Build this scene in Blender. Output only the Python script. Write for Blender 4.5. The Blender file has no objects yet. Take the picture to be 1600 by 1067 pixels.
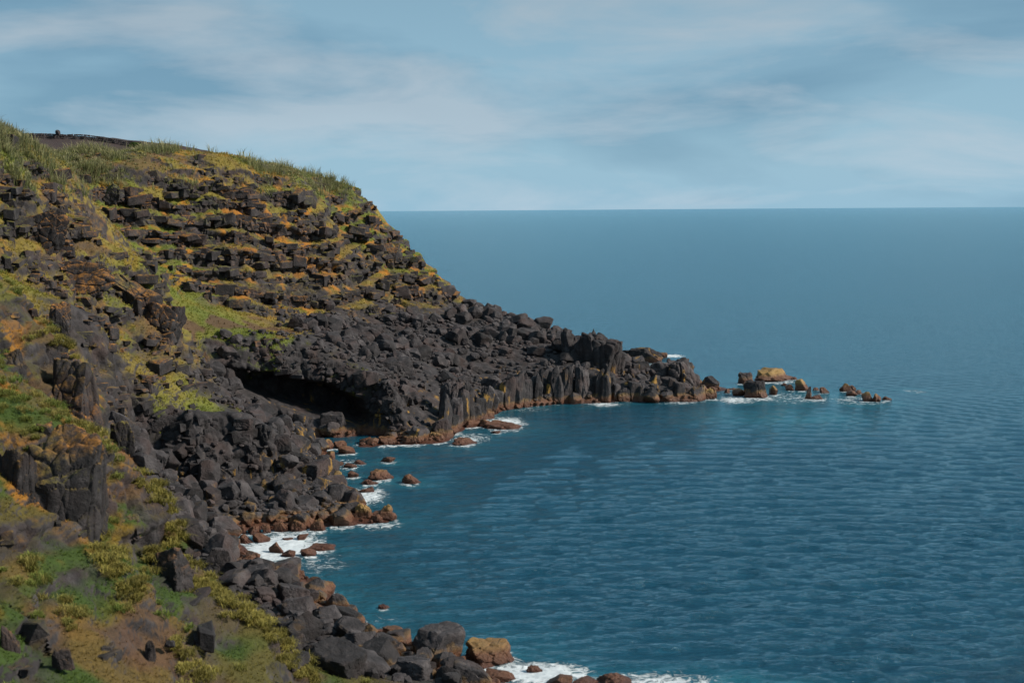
import bpy, bmesh, math, random, time
import numpy as np
from mathutils import Matrix, Vector

T0 = time.time()
rng = np.random.default_rng(7)
random.seed(7)
SC = bpy.context.scene
COL = SC.collection

# ------------------------------------------------------------------ camera
CAM_H, FPX = 40.0, 2222.0            # eye height in metres; focal length in pixels of a 1600 px wide frame
PITCH, ROLL = math.atan((533.5 - 321.3) / FPX), 0.0071
f_ = np.array([0, math.cos(PITCH), -math.sin(PITCH)])
r0 = np.array([1.0, 0, 0]); u0 = np.array([0, math.sin(PITCH), math.cos(PITCH)])
r_ = r0 * math.cos(ROLL) - u0 * math.sin(ROLL)
u_ = u0 * math.cos(ROLL) + r0 * math.sin(ROLL)
EYE = np.array([0, 0, CAM_H])
cd = bpy.data.cameras.new('camera'); cam = bpy.data.objects.new('camera', cd); COL.objects.link(cam)
cd.sensor_width = 36; cd.lens = 36 * FPX / 1600; cd.clip_start = 1; cd.clip_end = 60000
cam.matrix_world = Matrix(((r_[0], u_[0], -f_[0], 0), (r_[1], u_[1], -f_[1], 0), (r_[2], u_[2], -f_[2], CAM_H), (0, 0, 0, 1)))
cd.dof.use_dof = True; cd.dof.focus_distance = 290; cd.dof.aperture_fstop = 0.45
SC.camera = cam

# ------------------------------------------------------------------ sky, sun, exposure
SUN = np.array([0.82, -0.16, 0.56]); SUN /= np.linalg.norm(SUN)
W = bpy.data.worlds.new('World'); SC.world = W; W.use_nodes = True
nt = W.node_tree; nt.nodes.clear()
def N(tree, typ, **kw):
    n = tree.nodes.new(typ)
    for k, v in kw.items(): setattr(n, k, v)
    return n
def L(tree, a, b): tree.links.new(a, b)
def math_n(tree, op, a, b=None, clamp=False):
    n = N(tree, 'ShaderNodeMath', operation=op, use_clamp=clamp)
    for i, v in enumerate((a, b)):
        if v is None: continue
        if isinstance(v, (int, float)): n.inputs[i].default_value = v
        else: L(tree, v, n.inputs[i])
    return n.outputs[0]
def mix_c(tree, fac, a, b, blend='MIX'):
    n = N(tree, 'ShaderNodeMix', data_type='RGBA', blend_type=blend)
    for s, v in ((n.inputs[0], fac), (n.inputs[6], a), (n.inputs[7], b)):
        if isinstance(v, (int, float)): s.default_value = v
        elif isinstance(v, tuple): s.default_value = (*v, 1) if len(v) == 3 else v
        else: L(tree, v, s)
    return n.outputs[2]
def ramp(tree, fac, stops, interp='LINEAR'):
    n = N(tree, 'ShaderNodeValToRGB'); n.color_ramp.interpolation = interp
    e = n.color_ramp.elements
    while len(e) < len(stops): e.new(0.5)
    for el, (p, c) in zip(e, stops):
        el.position = p; el.color = (c, c, c, 1) if isinstance(c, (int, float)) else (*c, 1)
    L(tree, fac, n.inputs[0]); return n.outputs[0]
def noise(tree, vec, scale, detail=4, rough=0.55, dist=0.0):
    n = N(tree, 'ShaderNodeTexNoise'); n.inputs['Scale'].default_value = scale; n.inputs['Detail'].default_value = detail
    n.inputs['Roughness'].default_value = rough; n.inputs['Distortion'].default_value = dist
    if vec is not None: L(tree, vec, n.inputs['Vector'])
    return n.outputs['Fac']
sky = N(nt, 'ShaderNodeTexSky', sky_type='NISHITA', sun_disc=False)
sky.sun_elevation = math.asin(SUN[2]); sky.sun_rotation = math.atan2(SUN[0], SUN[1])
sky.air_density = 1.0; sky.dust_density = 1.0; sky.ozone_density = 2.0
tc = N(nt, 'ShaderNodeTexCoord'); sx = N(nt, 'ShaderNodeSeparateXYZ'); L(nt, tc.outputs['Generated'], sx.inputs[0])
mpA = N(nt, 'ShaderNodeMapping'); mpA.inputs['Location'].default_value = (0.58, 0.2, 0.16); mpA.inputs['Scale'].default_value = (1.0, 1.0, 4.2); L(nt, tc.outputs['Generated'], mpA.inputs[0])
mpB = N(nt, 'ShaderNodeMapping'); mpB.inputs['Location'].default_value = (3.3, 1.7, 0.4); mpB.inputs['Scale'].default_value = (1.0, 1.0, 4.4); L(nt, tc.outputs['Generated'], mpB.inputs[0])
big = noise(nt, mpA.outputs[0], 2.6, 6, 0.5, 0.25)
fine = noise(nt, mpB.outputs[0], 5.0, 10, 0.56, 0.35)
deck = mix_c(nt, ramp(nt, big, [(0.40, 0.0), (0.58, 1.0)]), (0.95, 2.0, 2.9), (1.7, 2.95, 3.85))
blue = mix_c(nt, 0.9, sky.outputs[0], deck)
wht = ramp(nt, fine, [(0.47, 0.0), (0.66, 1.0)])
cloudy = mix_c(nt, math_n(nt, 'MULTIPLY', wht, 0.7), blue, (2.95, 3.55, 4.05))
fall = N(nt, 'ShaderNodeVectorMath', operation='SCALE'); L(nt, cloudy, fall.inputs[0])
L(nt, ramp(nt, math_n(nt, 'MAXIMUM', sx.outputs[2], 0.0), [(0.0, 1.08), (0.16, 0.80), (1.0, 0.80)]), fall.inputs['Scale'])
SKYC = fall.outputs[0]
bg = N(nt, 'ShaderNodeBackground'); bg.inputs[1].default_value = 0.1; L(nt, SKYC, bg.inputs[0])
wo = N(nt, 'ShaderNodeOutputWorld'); L(nt, bg.outputs[0], wo.inputs[0])
sd = bpy.data.lights.new('sun', 'SUN'); sd.energy = 3.5; sd.angle = math.radians(6); sd.color = (1, 0.93, 0.82)
so = bpy.data.objects.new('sun', sd); COL.objects.link(so); so.location = (60, -40, 120)
so.rotation_euler = Vector(SUN).to_track_quat('Z', 'Y').to_euler()
SC.view_settings.view_transform = 'Standard'; SC.view_settings.look = 'None'
SC.view_settings.exposure = 0.72; SC.view_settings.gamma = 1.0; SC.view_settings.use_curve_mapping = False

# ------------------------------------------------------------------ helpers
def ray(px, py):
    return f_ + r_ * (px - 800) / FPX + u_ * (533.5 - py) / FPX
def at(px, py, Y):
    d = ray(px, py); return EYE + d * (Y / d[1])
def at0(px, py, z=0.0):
    d = ray(px, py); return EYE + d * ((z - CAM_H) / d[2])

def h01(ix, iy, iz, seed):
    m = np.uint32
    h = ix.astype(m) * m(374761393) + iy.astype(m) * m(668265263) + iz.astype(m) * m(2147483647) + m((seed * 974711 + 1013904223) % 4294967296)
    h = (h ^ (h >> m(13))) * m(1274126177); h = (h ^ (h >> m(16))) * m(2246822519); h = h ^ (h >> m(15))
    return h.astype(np.float64) / 4294967295.0
def vnoise(P, scale, seed=0):
    q = P / scale; i = np.floor(q).astype(np.int64); t = q - i; t = t * t * (3 - 2 * t); out = 0
    for dx in (0, 1):
        wx = t[:, 0] if dx else 1 - t[:, 0]
        for dy in (0, 1):
            wy = t[:, 1] if dy else 1 - t[:, 1]
            for dz in (0, 1):
                wz = t[:, 2] if dz else 1 - t[:, 2]
                out = out + wx * wy * wz * h01(i[:, 0] + dx, i[:, 1] + dy, i[:, 2] + dz, seed)
    return out * 2 - 1
def fbm(P, scale, octv=3, seed=0, gain=0.5):
    o = 0; a = 1; s = 0
    for k in range(octv):
        o = o + a * vnoise(P, scale / 2 ** k, seed + 17 * k); s += a; a *= gain
    return o / s
def worley(P, cell, seed=0):
    q = P / np.array(cell); i = np.floor(q).astype(np.int64)
    f1 = np.full(len(q), 9.0); f2 = np.full(len(q), 9.0); rid = np.zeros(len(q))
    for dx in (-1, 0, 1):
        for dy in (-1, 0, 1):
            for dz in (-1, 0, 1):
                c = i + np.array((dx, dy, dz)); a, b, g = c[:, 0], c[:, 1], c[:, 2]
                d = np.sqrt((c[:, 0] + h01(a, b, g, seed) - q[:, 0]) ** 2 + (c[:, 1] + h01(a, b, g, seed + 1) - q[:, 1]) ** 2 + (c[:, 2] + h01(a, b, g, seed + 2) - q[:, 2]) ** 2)
                nr = d < f1; f2 = np.where(nr, f1, np.minimum(f2, d)); rid = np.where(nr, h01(a, b, g, seed + 3), rid); f1 = np.where(nr, d, f1)
    return f1, f2, rid
def sstep(a, b, x):
    t = np.clip((x - a) / (b - a), 0, 1); return t * t * (3 - 2 * t)
def xy3(x, y, z=None): return np.stack([x, y, np.zeros_like(x) if z is None else z], 1)

def mesh_np(name, V, F, smooth=True):
    me = bpy.data.meshes.new(name); n = F.shape[1]
    me.vertices.add(len(V)); me.vertices.foreach_set('co', np.ascontiguousarray(V, dtype=np.float32).ravel())
    me.loops.add(F.size); me.loops.foreach_set('vertex_index', np.ascontiguousarray(F, dtype=np.int32).ravel())
    me.polygons.add(len(F)); me.polygons.foreach_set('loop_start', np.arange(0, F.size, n, dtype=np.int32))
    me.update(calc_edges=True)
    me.polygons.foreach_set('use_smooth', np.full(len(F), smooth)); me.update(); return me
def set_col(me, name, C):
    a = me.attributes.new(name, 'FLOAT_COLOR', 'POINT')
    C4 = np.ones((len(C), 4), dtype=np.float32); C4[:, :3] = C; a.data.foreach_set('color', C4.ravel())
def set_f(me, name, v):
    a = me.attributes.new(name, 'FLOAT', 'POINT'); a.data.foreach_set('value', np.ascontiguousarray(v, dtype=np.float32))
def obj(name, me, mat, parent=None, label=None, cat=None, group=None, kind=None):
    o = bpy.data.objects.new(name, me); COL.objects.link(o)
    if mat and not me.materials: me.materials.append(mat)
    if parent: o.parent = parent
    for k, v in (('label', label), ('category', cat), ('group', group), ('kind', kind)):
        if v: o[k] = v
    return o
def grid_faces(nr, nc):
    i = np.arange(nr - 1)[:, None] * nc + np.arange(nc - 1)[None]; i = i.ravel()
    return np.stack([i, i + 1, i + nc + 1, i + nc], 1)

# ------------------------------------------------------------------ materials
def new_mat(name):
    m = bpy.data.materials.new(name); m.use_nodes = True
    return m, m.node_tree, m.node_tree.nodes['Principled BSDF']
def rock_mat(name, use_col=False, turf=False, weed_top=0.42):
    m, t, b = new_mat(name)
    geo = N(t, 'ShaderNodeNewGeometry'); P = geo.outputs['Position']
    sp = N(t, 'ShaderNodeSeparateXYZ'); L(t, P, sp.inputs[0])
    n1 = noise(t, P, 0.7, 6, 0.6); n2 = noise(t, P, 3.5, 5, 0.65); n3 = noise(t, P, 0.25, 3, 0.5)
    info = N(t, 'ShaderNodeObjectInfo')
    base = ramp(t, n1, [(0.25, (0.012, 0.0108, 0.0115)), (0.5, (0.031, 0.027, 0.028)), (0.75, (0.074, 0.065, 0.066))])
    base = mix_c(t, ramp(t, n3, [(0.5, 0.0), (0.7, 0.5)]), base, (0.055, 0.032, 0.027))
    if use_col:
        at_ = N(t, 'ShaderNodeAttribute', attribute_name='Col'); cv = N(t, 'ShaderNodeAttribute', attribute_name='cover')
        var = math_n(t, 'ADD', math_n(t, 'MULTIPLY', n2, 1.1), 0.45)
        vc = N(t, 'ShaderNodeVectorMath', operation='SCALE'); L(t, at_.outputs['Color'], vc.inputs[0]); L(t, var, vc.inputs['Scale'])
        base = mix_c(t, cv.outputs['Fac'], base, vc.outputs[0])
    else:
        vv = math_n(t, 'ADD', math_n(t, 'MULTIPLY', info.outputs['Random'], 0.4 if turf else 0.9), 0.6)
        vc = N(t, 'ShaderNodeVectorMath', operation='SCALE'); L(t, base, vc.inputs[0]); L(t, vv, vc.inputs['Scale']); base = vc.outputs[0]
    if turf:          # plants and lichen root on the upper faces of ledge rocks
        sn = N(t, 'ShaderNodeSeparateXYZ'); L(t, geo.outputs['True Normal'], sn.inputs[0])
        tn = noise(t, P, 0.35, 4, 0.6)
        tint = ramp(t, noise(t, P, 0.16, 3, 0.5), [(0.36, (0.12, 0.115, 0.02)), (0.46, (0.16, 0.105, 0.03)), (0.57, (0.28, 0.12, 0.022))])
        upf = math_n(t, 'MULTIPLY', ramp(t, math_n(t, 'ADD', sn.outputs[2], math_n(t, 'MULTIPLY', math_n(t, 'SUBTRACT', n2, 0.5), 1.4)), [(0.1, 0.0), (0.75, 1.0)]), ramp(t, tn, [(0.36, 0.0), (0.46, 1.0)]))
        upf = math_n(t, 'MULTIPLY', upf, ramp(t, noise(t, P, 1.6, 6, 0.7), [(0.40, 0.1), (0.58, 0.95)]))
        upf = math_n(t, 'MULTIPLY', upf, ramp(t, math_n(t, 'DIVIDE', sp.outputs[2], 40.0), [(0.3, 0.0), (0.45, 1.0)]))
        base = mix_c(t, upf, base, tint)
    # yellow lichen streaks just above the splash zone
    zz = math_n(t, 'ADD', sp.outputs[2], math_n(t, 'MULTIPLY', n3, 3.0))
    band = ramp(t, math_n(t, 'DIVIDE', zz, 12.0), [(0.18, 0.0), (0.3, 1.0), (0.48, 1.0), (0.68, 0.0)])
    mpv = N(t, 'ShaderNodeMapping'); mpv.inputs['Scale'].default_value = (0.45, 0.45, 0.16); L(t, P, mpv.inputs[0])
    ln = noise(t, mpv.outputs[0], 1.0, 5, 0.6, 0.6)
    band = math_n(t, 'MULTIPLY', band, ramp(t, math_n(t, 'DIVIDE', sp.outputs[1], 400.0), [(0.40, 0.12), (0.50, 1.0)]))
    yl = math_n(t, 'MULTIPLY', band, ramp(t, ln, [(0.595, 0.0), (0.66, 0.85)]))
    base = mix_c(t, yl, base, (0.30, 0.165, 0.035))
    # rust-brown weed where the swell keeps the rock wet
    zw = math_n(t, 'ADD', sp.outputs[2], math_n(t, 'MULTIPLY', math_n(t, 'SUBTRACT', n1, 0.5), 2.2))
    wet = ramp(t, math_n(t, 'DIVIDE', zw, 4.0), [(weed_top * 0.57, 1.0), (weed_top, 0.0)])
    weed = ramp(t, math_n(t, 'DIVIDE', sp.outputs[2], 3.0), [(0.0, (0.055, 0.019, 0.012)), (0.35, (0.115, 0.050, 0.024)), (0.62, (0.25, 0.15, 0.045))])
    wv = math_n(t, 'ADD', math_n(t, 'MULTIPLY', n2, 1.4), 0.3)
    wc = N(t, 'ShaderNodeVectorMath', operation='SCALE'); L(t, weed, wc.inputs[0]); L(t, wv, wc.inputs['Scale'])
    base = mix_c(t, wet, base, wc.outputs[0])
    L(t, base, b.inputs['Base Color'])
    L(t, ramp(t, wet, [(0.0, 0.88), (1.0, 0.45)]), b.inputs['Roughness']); b.inputs['Specular IOR Level'].default_value = 0.3
    bp = N(t, 'ShaderNodeBump'); bp.inputs['Strength'].default_value = 0.75; bp.inputs['Distance'].default_value = 0.35
    L(t, math_n(t, 'ADD', math_n(t, 'MULTIPLY', n2, 0.7), noise(t, P, 1.3, 7, 0.7)), bp.inputs['Height']); L(t, bp.outputs[0], b.inputs['Normal'])
    return m
M_ROCK = rock_mat('volcanic_rock'); M_LAND = rock_mat('cliff_ground', True); M_LEDGE = rock_mat('ledge_rock', False, True); M_SHORE = rock_mat('weedy_rock', weed_top=0.95)
def leaf_mat(name):
    m, t, b = new_mat(name)
    a = N(t, 'ShaderNodeAttribute', attribute_name='Col'); L(t, a.outputs['Color'], b.inputs['Base Color'])
    b.inputs['Roughness'].default_value = 0.7; b.inputs['Specular IOR Level'].default_value = 0.2
    tr = N(t, 'ShaderNodeBsdfTranslucent'); L(t, a.outputs['Color'], tr.inputs[0])
    mx = N(t, 'ShaderNodeMixShader'); mx.inputs[0].default_value = 0.3
    L(t, b.outputs[0], mx.inputs[1]); L(t, tr.outputs[0], mx.inputs[2]); L(t, mx.outputs[0], t.nodes['Material Output'].inputs[0])
    return m
M_LEAF = leaf_mat('grass_blades')

# ------------------------------------------------------------------ terrain: surveyed points (image position + distance), interpolated
# (px, py, Y, vegetation, terracing, blockiness, boulders)
CP = []
def cp(px, py, Y, v, t, b, k): CP.append((*at(px, py, Y), v, t, b, k))
def cw(x, y, z, v=0, t=0, b=0.3, k=0): CP.append((x, y, z, v, t, b, k))
# waterline
WL = [(775, 1064), (715, 1025), (600, 985), (530, 945), (488, 905), (425, 885), (375, 850), (360, 834), (480, 826), (600, 815), (550, 786), (535, 755),
      (505, 722), (498, 702), (570, 696), (690, 691), (722, 672), (790, 642), (850, 634), (930, 630), (1010, 628), (1090, 627)]
WLW = [at0(*p) for p in WL] + [np.array((47, 306, 0.)), np.array((38, 325, 0.)), np.array((24, 345, 0.)), np.array((5, 368, 0.)), np.array((-10, 400, 0.))]
for p in WLW: cw(p[0], p[1], 0.0, 0, 0, 0.4, 0.8)
# sea bed
for x, y, z in ((12, 118, -6), (0, 142, -6), (-8, 163, -5), (-20, 172, -2.5), (-6, 186, -6), (-12, 200, -6), (-17, 222, -5), (0, 236, -6), (8, 262, -6), (10, 279, -6), (26, 284, -6), (45, 286, -6),
                (62, 303, -7), (56, 330, -7), (40, 350, -7), (20, 385, -8), (5, 430, -9), (110, 150, -12), (110, 300, -12), (70, 220, -12), (45, 180, -11), (50, 110, -11), (20, 60, -8), (90, 420, -14), (0, 500, -14)): cw(x, y, z)
# headland rim and plateau
for p in ((150, 264, 276), (215, 262, 281), (280, 262, 287), (380, 266, 297), (480, 288, 311), (545, 296, 328)): cp(*p, 0.95, 0.3, 0.3, 0)
for p in ((565, 302, 335), (595, 345, 336), (630, 385, 338), (660, 412, 338), (688, 442, 338)): cp(*p, 0.6, 1, 0.7, 0)
for x, y, z in ((-95, 300, 48.5), (-75, 320, 48.0), (-55, 335, 46.5), (-45, 365, 46), (-70, 380, 48), (-90, 340, 49), (-115, 345, 52.5), (-125, 420, 60.5), (-100, 425, 58.5), (-160, 420, 62), (-60, 430, 47), (-150, 330, 54), (-200, 400, 62), (-190, 300, 58), (-120, 480, 60), (-60, 480, 44), (-40, 420, 40)): cw(x, y, z, 1, 0, 0)
for x, y, z in ((-18, 372, 14), (-26, 360, 30), (-30, 400, 22), (-22, 440, 5)): cw(x, y, z, 0.4, 0.5, 0.6)
# headland face, base of face
for p in ((170, 330, 270), (300, 340, 281), (400, 350, 290), (500, 370, 302), (580, 390, 322)): cp(*p, 0.50, 1, 1, 0)
for p in ((230, 408, 264), (350, 445, 275), (470, 478, 285), (560, 482, 303), (620, 470, 320), (690, 456, 334)): cp(*p, 0.5, 0.8, 0.9, 0.1)
# grassy slope under the face
for p in ((200, 380, 262), (275, 470, 257), (330, 500, 256), (400, 510, 262), (250, 520, 243), (300, 540, 247)): cp(*p, 0.95, 0.05, 0.15, 0.05)
# scree and promontory
for p in ((490, 500, 279), (560, 520, 284), (620, 540, 284)): cp(*p, 0.12, 0.1, 0.5, 1)
for p in ((700, 462, 334), (780, 495, 332), (860, 514, 330), (650, 500, 308), (740, 530, 305), (850, 545, 308), (920, 540, 310), (960, 560, 312)): cp(*p, 0.0, 0.1, 0.6, 1)
for p in ((620, 590, 262), (690, 590, 274), (750, 585, 292.5), (850, 578, 297), (930, 572, 300), (1000, 600, 302), (1070, 606, 304)): cp(*p, 0, 0.2, 1, 0.5)
for p in ((700, 640, 262), (640, 640, 251), (600, 640, 248)): cp(*p, 0, 0.2, 1, 0.15)
# cave brow and cave floor
for p in ((340, 546, 249), (390, 556, 250), (440, 566, 251), (500, 585, 251.5), (560, 612, 250), (585, 640, 247)): cp(*p, 0.3, 0, 0.9, 0.45)
for p in ((360, 612, 243), (430, 640, 247), (500, 662, 247), (550, 676, 246.5)): cp(*p, 0.05, 0, 0.4, 0.9)
# bench above the lower wall, the lower wall, beach
for p in ((300, 615, 222), (380, 640, 222), (440, 662, 224)): cp(*p, 0.1, 0.1, 0.5, 0.8)
for p in ((210, 640, 194), (300, 655, 196), (380, 672, 197), (440, 690, 199)): cp(*p, 0.12, 0, 1, 0.1)
for p in ((215, 705, 189), (300, 716, 192), (380, 728, 194), (450, 742, 195)): cp(*p, 0, 0, 0.8, 0.6)
for p in ((270, 755, 178), (350, 780, 178), (440, 795, 179), (330, 830, 165), (500, 770, 187), (300, 800, 168), (360, 880, 150), (420, 920, 138), (480, 980, 126), (560, 1030, 119), (640, 1040, 119)): cp(*p, 0, 0, 0.3, 1)
for x, y, z in ((-40, 140, 5), (-33, 127, 5), (-22, 115, 4.5), (-48, 155, 7)): cw(x, y, z, 0.1, 0, 0.4, 0.6)
# cliff between the foreground and the headland
for p in ((0, 228, 213), (60, 240, 232), (110, 262, 250), (-200, 200, 200), (-100, 215, 205)): cp(*p, 1, 0.1, 0.2, 0)
for p in ((0, 300, 207), (70, 300, 224), (120, 330, 236), (-150, 290, 190)): cp(*p, 0.65, 0.6, 0.8, 0)
for p in ((30, 385, 203), (110, 405, 212), (200, 420, 222), (250, 440, 226), (-150, 380, 180)): cp(*p, 0.7, 0.2, 0.6, 0)
for p in ((60, 470, 199), (150, 490, 206), (230, 540, 212), (270, 545, 216)): cp(*p, 0.55, 0.3, 0.8, 0)
for p in ((30, 520, 170), (110, 545, 178), (180, 580, 190), (240, 600, 200), (290, 640, 202), (-150, 480, 150)): cp(*p, 0.75, 0.1, 0.4, 0.05)
for p in ((200, 650, 180), (180, 690, 165)): cp(*p, 0.3, 0.1, 0.8, 0.1)
# foreground slope
for p in ((0, 480, 140), (60, 520, 136), (0, 560, 116), (110, 560, 128), (160, 640, 130), (-150, 520, 110)): cp(*p, 0.74, 0.35, 0.7, 0)
for p in ((0, 700, 100), (100, 690, 104), (170, 700, 114), (215, 735, 114), (-150, 700, 90)): cp(*p, 0.9, 0.2, 0.4, 0)
for p in ((60, 880, 90), (160, 820, 101), (250, 770, 113), (285, 835, 109), (-100, 880, 80)): cp(*p, 0.66, 0.45, 0.8, 0)
for p in ((0, 960, 80), (120, 960, 87), (220, 900, 96), (295, 890, 106), (300, 970, 97), (390, 965, 104), (480, 1058, 101)): cp(*p, 0.78, 0.3, 0.6, 0)
for p in ((0, 1067, 73), (150, 1067, 80), (300, 1067, 88), (400, 1067, 93), (-150, 1067, 66)): cp(*p, 0.85, 0.2, 0.4, 0)
for x, y, z in ((-20, 45, 8), (-45, 45, 16), (5, 70, 2), (-8, 85, 4), (0, 105, 1.5), (-80, 60, 26), (-80, 110, 34), (-110, 150, 44), (-110, 200, 50), (-150, 250, 54), (-70, 140, 33)): cw(x, y, z, 0.9, 0, 0.3)
CPA = np.array(CP)

GX0, GX1, GY0, GY1, GS = -210.0, 125.0, 30.0, 500.0, 1.0
gx = np.arange(GX0, GX1 + .1, GS); gy = np.arange(GY0, GY1 + .1, GS)
QX, QY = np.meshgrid(gx, gy)
def kern(d2): return np.sqrt(d2 + 2.5)
pts = CPA[:, :2]; n = len(pts)
A = np.zeros((n + 3, n + 3)); A[:n, :n] = kern(((pts[:, None] - pts[None]) ** 2).sum(-1)) - 0.6 * np.eye(n) * -1
A[:n, n] = 1; A[:n, n + 1:] = pts / 100; A[n, :n] = 1; A[n + 1:, :n] = pts.T / 100
wts = np.linalg.solve(A, np.concatenate([CPA[:, 2], np.zeros(3)]))
HG = np.zeros_like(QX); AT = np.zeros(QX.shape + (4,)); WS = np.zeros_like(QX)
for i in range(n):
    d2 = (QX - pts[i, 0]) ** 2 + (QY - pts[i, 1]) ** 2
    HG += wts[i] * kern(d2); w = 1 / (d2 + 4) ** 1.7
    AT += w[..., None] * CPA[i, 3:7]; WS += w
HG += wts[n] + wts[n + 1] * QX / 100 + wts[n + 2] * QY / 100
AT /= WS[..., None]
def samp(G, x, y):
    u = np.clip((x - GX0) / GS, 0, len(gx) - 1.001); v = np.clip((y - GY0) / GS, 0, len(gy) - 1.001)
    i = u.astype(int); j = v.astype(int); a = u - i; b = v - j
    if G.ndim == 3: a = a[..., None]; b = b[..., None]
    return G[j, i] * (1 - a) * (1 - b) + G[j, i + 1] * a * (1 - b) + G[j + 1, i] * (1 - a) * b + G[j + 1, i + 1] * a * b

LAY = 3.6
def strata(x, y):
    """ground height: surveyed surface cut into lava benches; also the place within a bench and its strength"""
    z = samp(HG, x, y); t = np.clip(samp(AT, x, y)[..., 1] * 1.2, 0, 1)
    P = xy3(x, y, z); Ph = P * np.array((1, 1, 0))
    f1, f2, rid = worley(P, (9, 9, 60), 40)
    u = z / LAY + 0.9 * vnoise(Ph, 30, 3) + 0.45 * vnoise(Ph, 11, 4) + 0.2 * vnoise(P, 4, 5) + 0.42 * rid
    k = np.floor(u); fr = u - k
    g = np.where(fr < 0.5, fr * 0.36, 0.18 + (fr - 0.5) / 0.5 * 0.82)
    t = t * sstep(-0.42, 0.22, vnoise(Ph + (k * 37.7)[:, None], 10, 8))
    z2 = z + t * (g - fr) * LAY
    u2 = z2 / 1.35 + 0.8 * vnoise(Ph, 9, 14) + 0.5 * rid; q2 = u2 - np.floor(u2)
    z2 = z2 + 0.75 * np.clip(samp(AT, x, y)[..., 1], 0, 1) * sstep(-0.1, 0.3, vnoise(Ph, 6, 15)) * (np.where(q2 < 0.5, q2 * 0.3, 0.15 + (q2 - 0.5) * 1.7) - q2) * 1.35
    above = sstep(-2, 2, z)
    return z2 + above * (0.6 * fbm(P, 9, 2, 11) + 0.18 * vnoise(P, 2.2, 12)), fr, t
def land(x, y): return strata(x, y)[0]

# polar sheet: columns by bearing, rows spaced by the length of the ground profile
NC, NR = 700, 730
az = np.arctan((np.linspace(-230, 1190, NC) - 800) / FPX)
rs = np.arange(58, 470, 0.22)
RX = np.sin(az)[:, None] * rs[None]; RY = np.cos(az)[:, None] * rs[None]
ZP = land(RX.ravel(), RY.ravel()).reshape(RX.shape)
dz = np.diff(ZP, axis=1); ds = np.sqrt(0.22 ** 2 * 0.35 + dz ** 2) / (rs[1:] + 40)
low = ZP[:, 1:] < -2.5; ds = np.where(low, ds * 0.04, ds); ds = np.where((rs[1:] > 345)[None], ds * 0.25, ds)
for _ in range(3): ds[1:-1] = (ds[:-2] + ds[1:-1] * 2 + ds[2:]) / 4
cs = np.concatenate([np.zeros((NC, 1)), np.cumsum(ds, 1)], 1); cs /= cs[:, -1:]
RR = np.stack([np.interp(np.linspace(0, 1, NR), cs[c], rs) for c in range(NC)])
X = (np.sin(az)[:, None] * RR).ravel(); Y = (np.cos(az)[:, None] * RR).ravel(); Z, FR, TS = strata(X, Y)
print('profile', time.time() - T0)
def grid_normals(V):
    G = V.reshape(NC, NR, 3); a = np.gradient(G, axis=0); b = np.gradient(G, axis=1)
    nn = np.cross(a.reshape(-1, 3), b.reshape(-1, 3)); nn /= np.linalg.norm(nn, axis=1, keepdims=True) + 1e-9
    return np.where(nn[:, 2:3] < -0.2, -nn, nn) if nn[:, 2].mean() > 0 else np.where(nn[:, 2:3] > 0.2, nn, -nn)
V = np.stack([X, Y, Z], 1); NRM = grid_normals(V); 
if NRM[:, 2].mean() < 0: NRM = -NRM
ATV = samp(AT, X, Y); veg0, ter, blk, bld = ATV.T
rockm = np.clip(blk * sstep(0.93, 0.62, NRM[:, 2]) * 1.3 + 0.25 * blk, 0, 1) * sstep(-3, 0, Z)
ix = np.where((rockm > 0.06) & (Y < 345))[0]; P = V[ix]
Pw = P + 0.5 * np.stack([vnoise(P, 2.5, 61), vnoise(P, 2.5, 62), vnoise(P, 2.5, 63)], 1)
a1, a2, ar = worley(Pw, (2.8, 2.8, 3.6), 70); b1, b2, br = worley(Pw, (1.3, 1.3, 1.1), 80)
disp = 1.2 * (ar - 0.5) - 0.9 * np.exp(-(a2 - a1) / 0.10) + 0.40 * (br - 0.5) - 0.35 * np.exp(-(b2 - b1) / 0.1)
hn = NRM[ix].copy(); hn[:, 2] *= 0.45
V[ix] += hn * (disp * rockm[ix])[:, None]
# cap rock of every bench juts out over a recess
hx = samp(HG, X + 1.5, Y) - samp(HG, X - 1.5, Y); hy = samp(HG, X, Y + 1.5) - samp(HG, X, Y - 1.5); hl = np.sqrt(hx ** 2 + hy ** 2) + 1e-6
jut = np.interp(FR, [0, 0.2, 0.45, 0.54, 0.75, 0.9, 1.0], [1.0, 0.35, -0.4, -1.1, -0.9, 0.7, 1.0]) * TS * sstep(0.5, 2.2, hl) * sstep(2, 5, Z) * (0.75 + 0.9 * vnoise(V, 3.5, 66))
V[:, 0] -= hx / hl * jut; V[:, 1] -= hy / hl * jut
# the cave: the wall below the brow is hollowed out into the hill
lipx = V[:, 0]; zl = np.interp(lipx, [-52, -43, -36, -31, -27, -24.5], [12.8, 10.8, 9.4, 8.3, 6.2, 3.5]) + 0.9 * vnoise(V, 3.2, 67); zf = np.interp(lipx, [-54, -47, -42, -36, -25], [10.2, 7.6, 5.2, 3.4, 0.8])
win = sstep(-53, -45, lipx) * sstep(-23.6, -26.5, lipx) * sstep(241, 246, V[:, 1]) * sstep(275, 262, V[:, 1])
cave = win * sstep(zl + 0.4, zl - 1.6, V[:, 2]) * sstep(zf - 0.5, zf + 2.0, V[:, 2])
V[:, 1] += 9.5 * cave; V[:, 0] -= 3.0 * cave
NRM = grid_normals(V)
if NRM[:, 2].mean() < 0: NRM = -NRM
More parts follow.
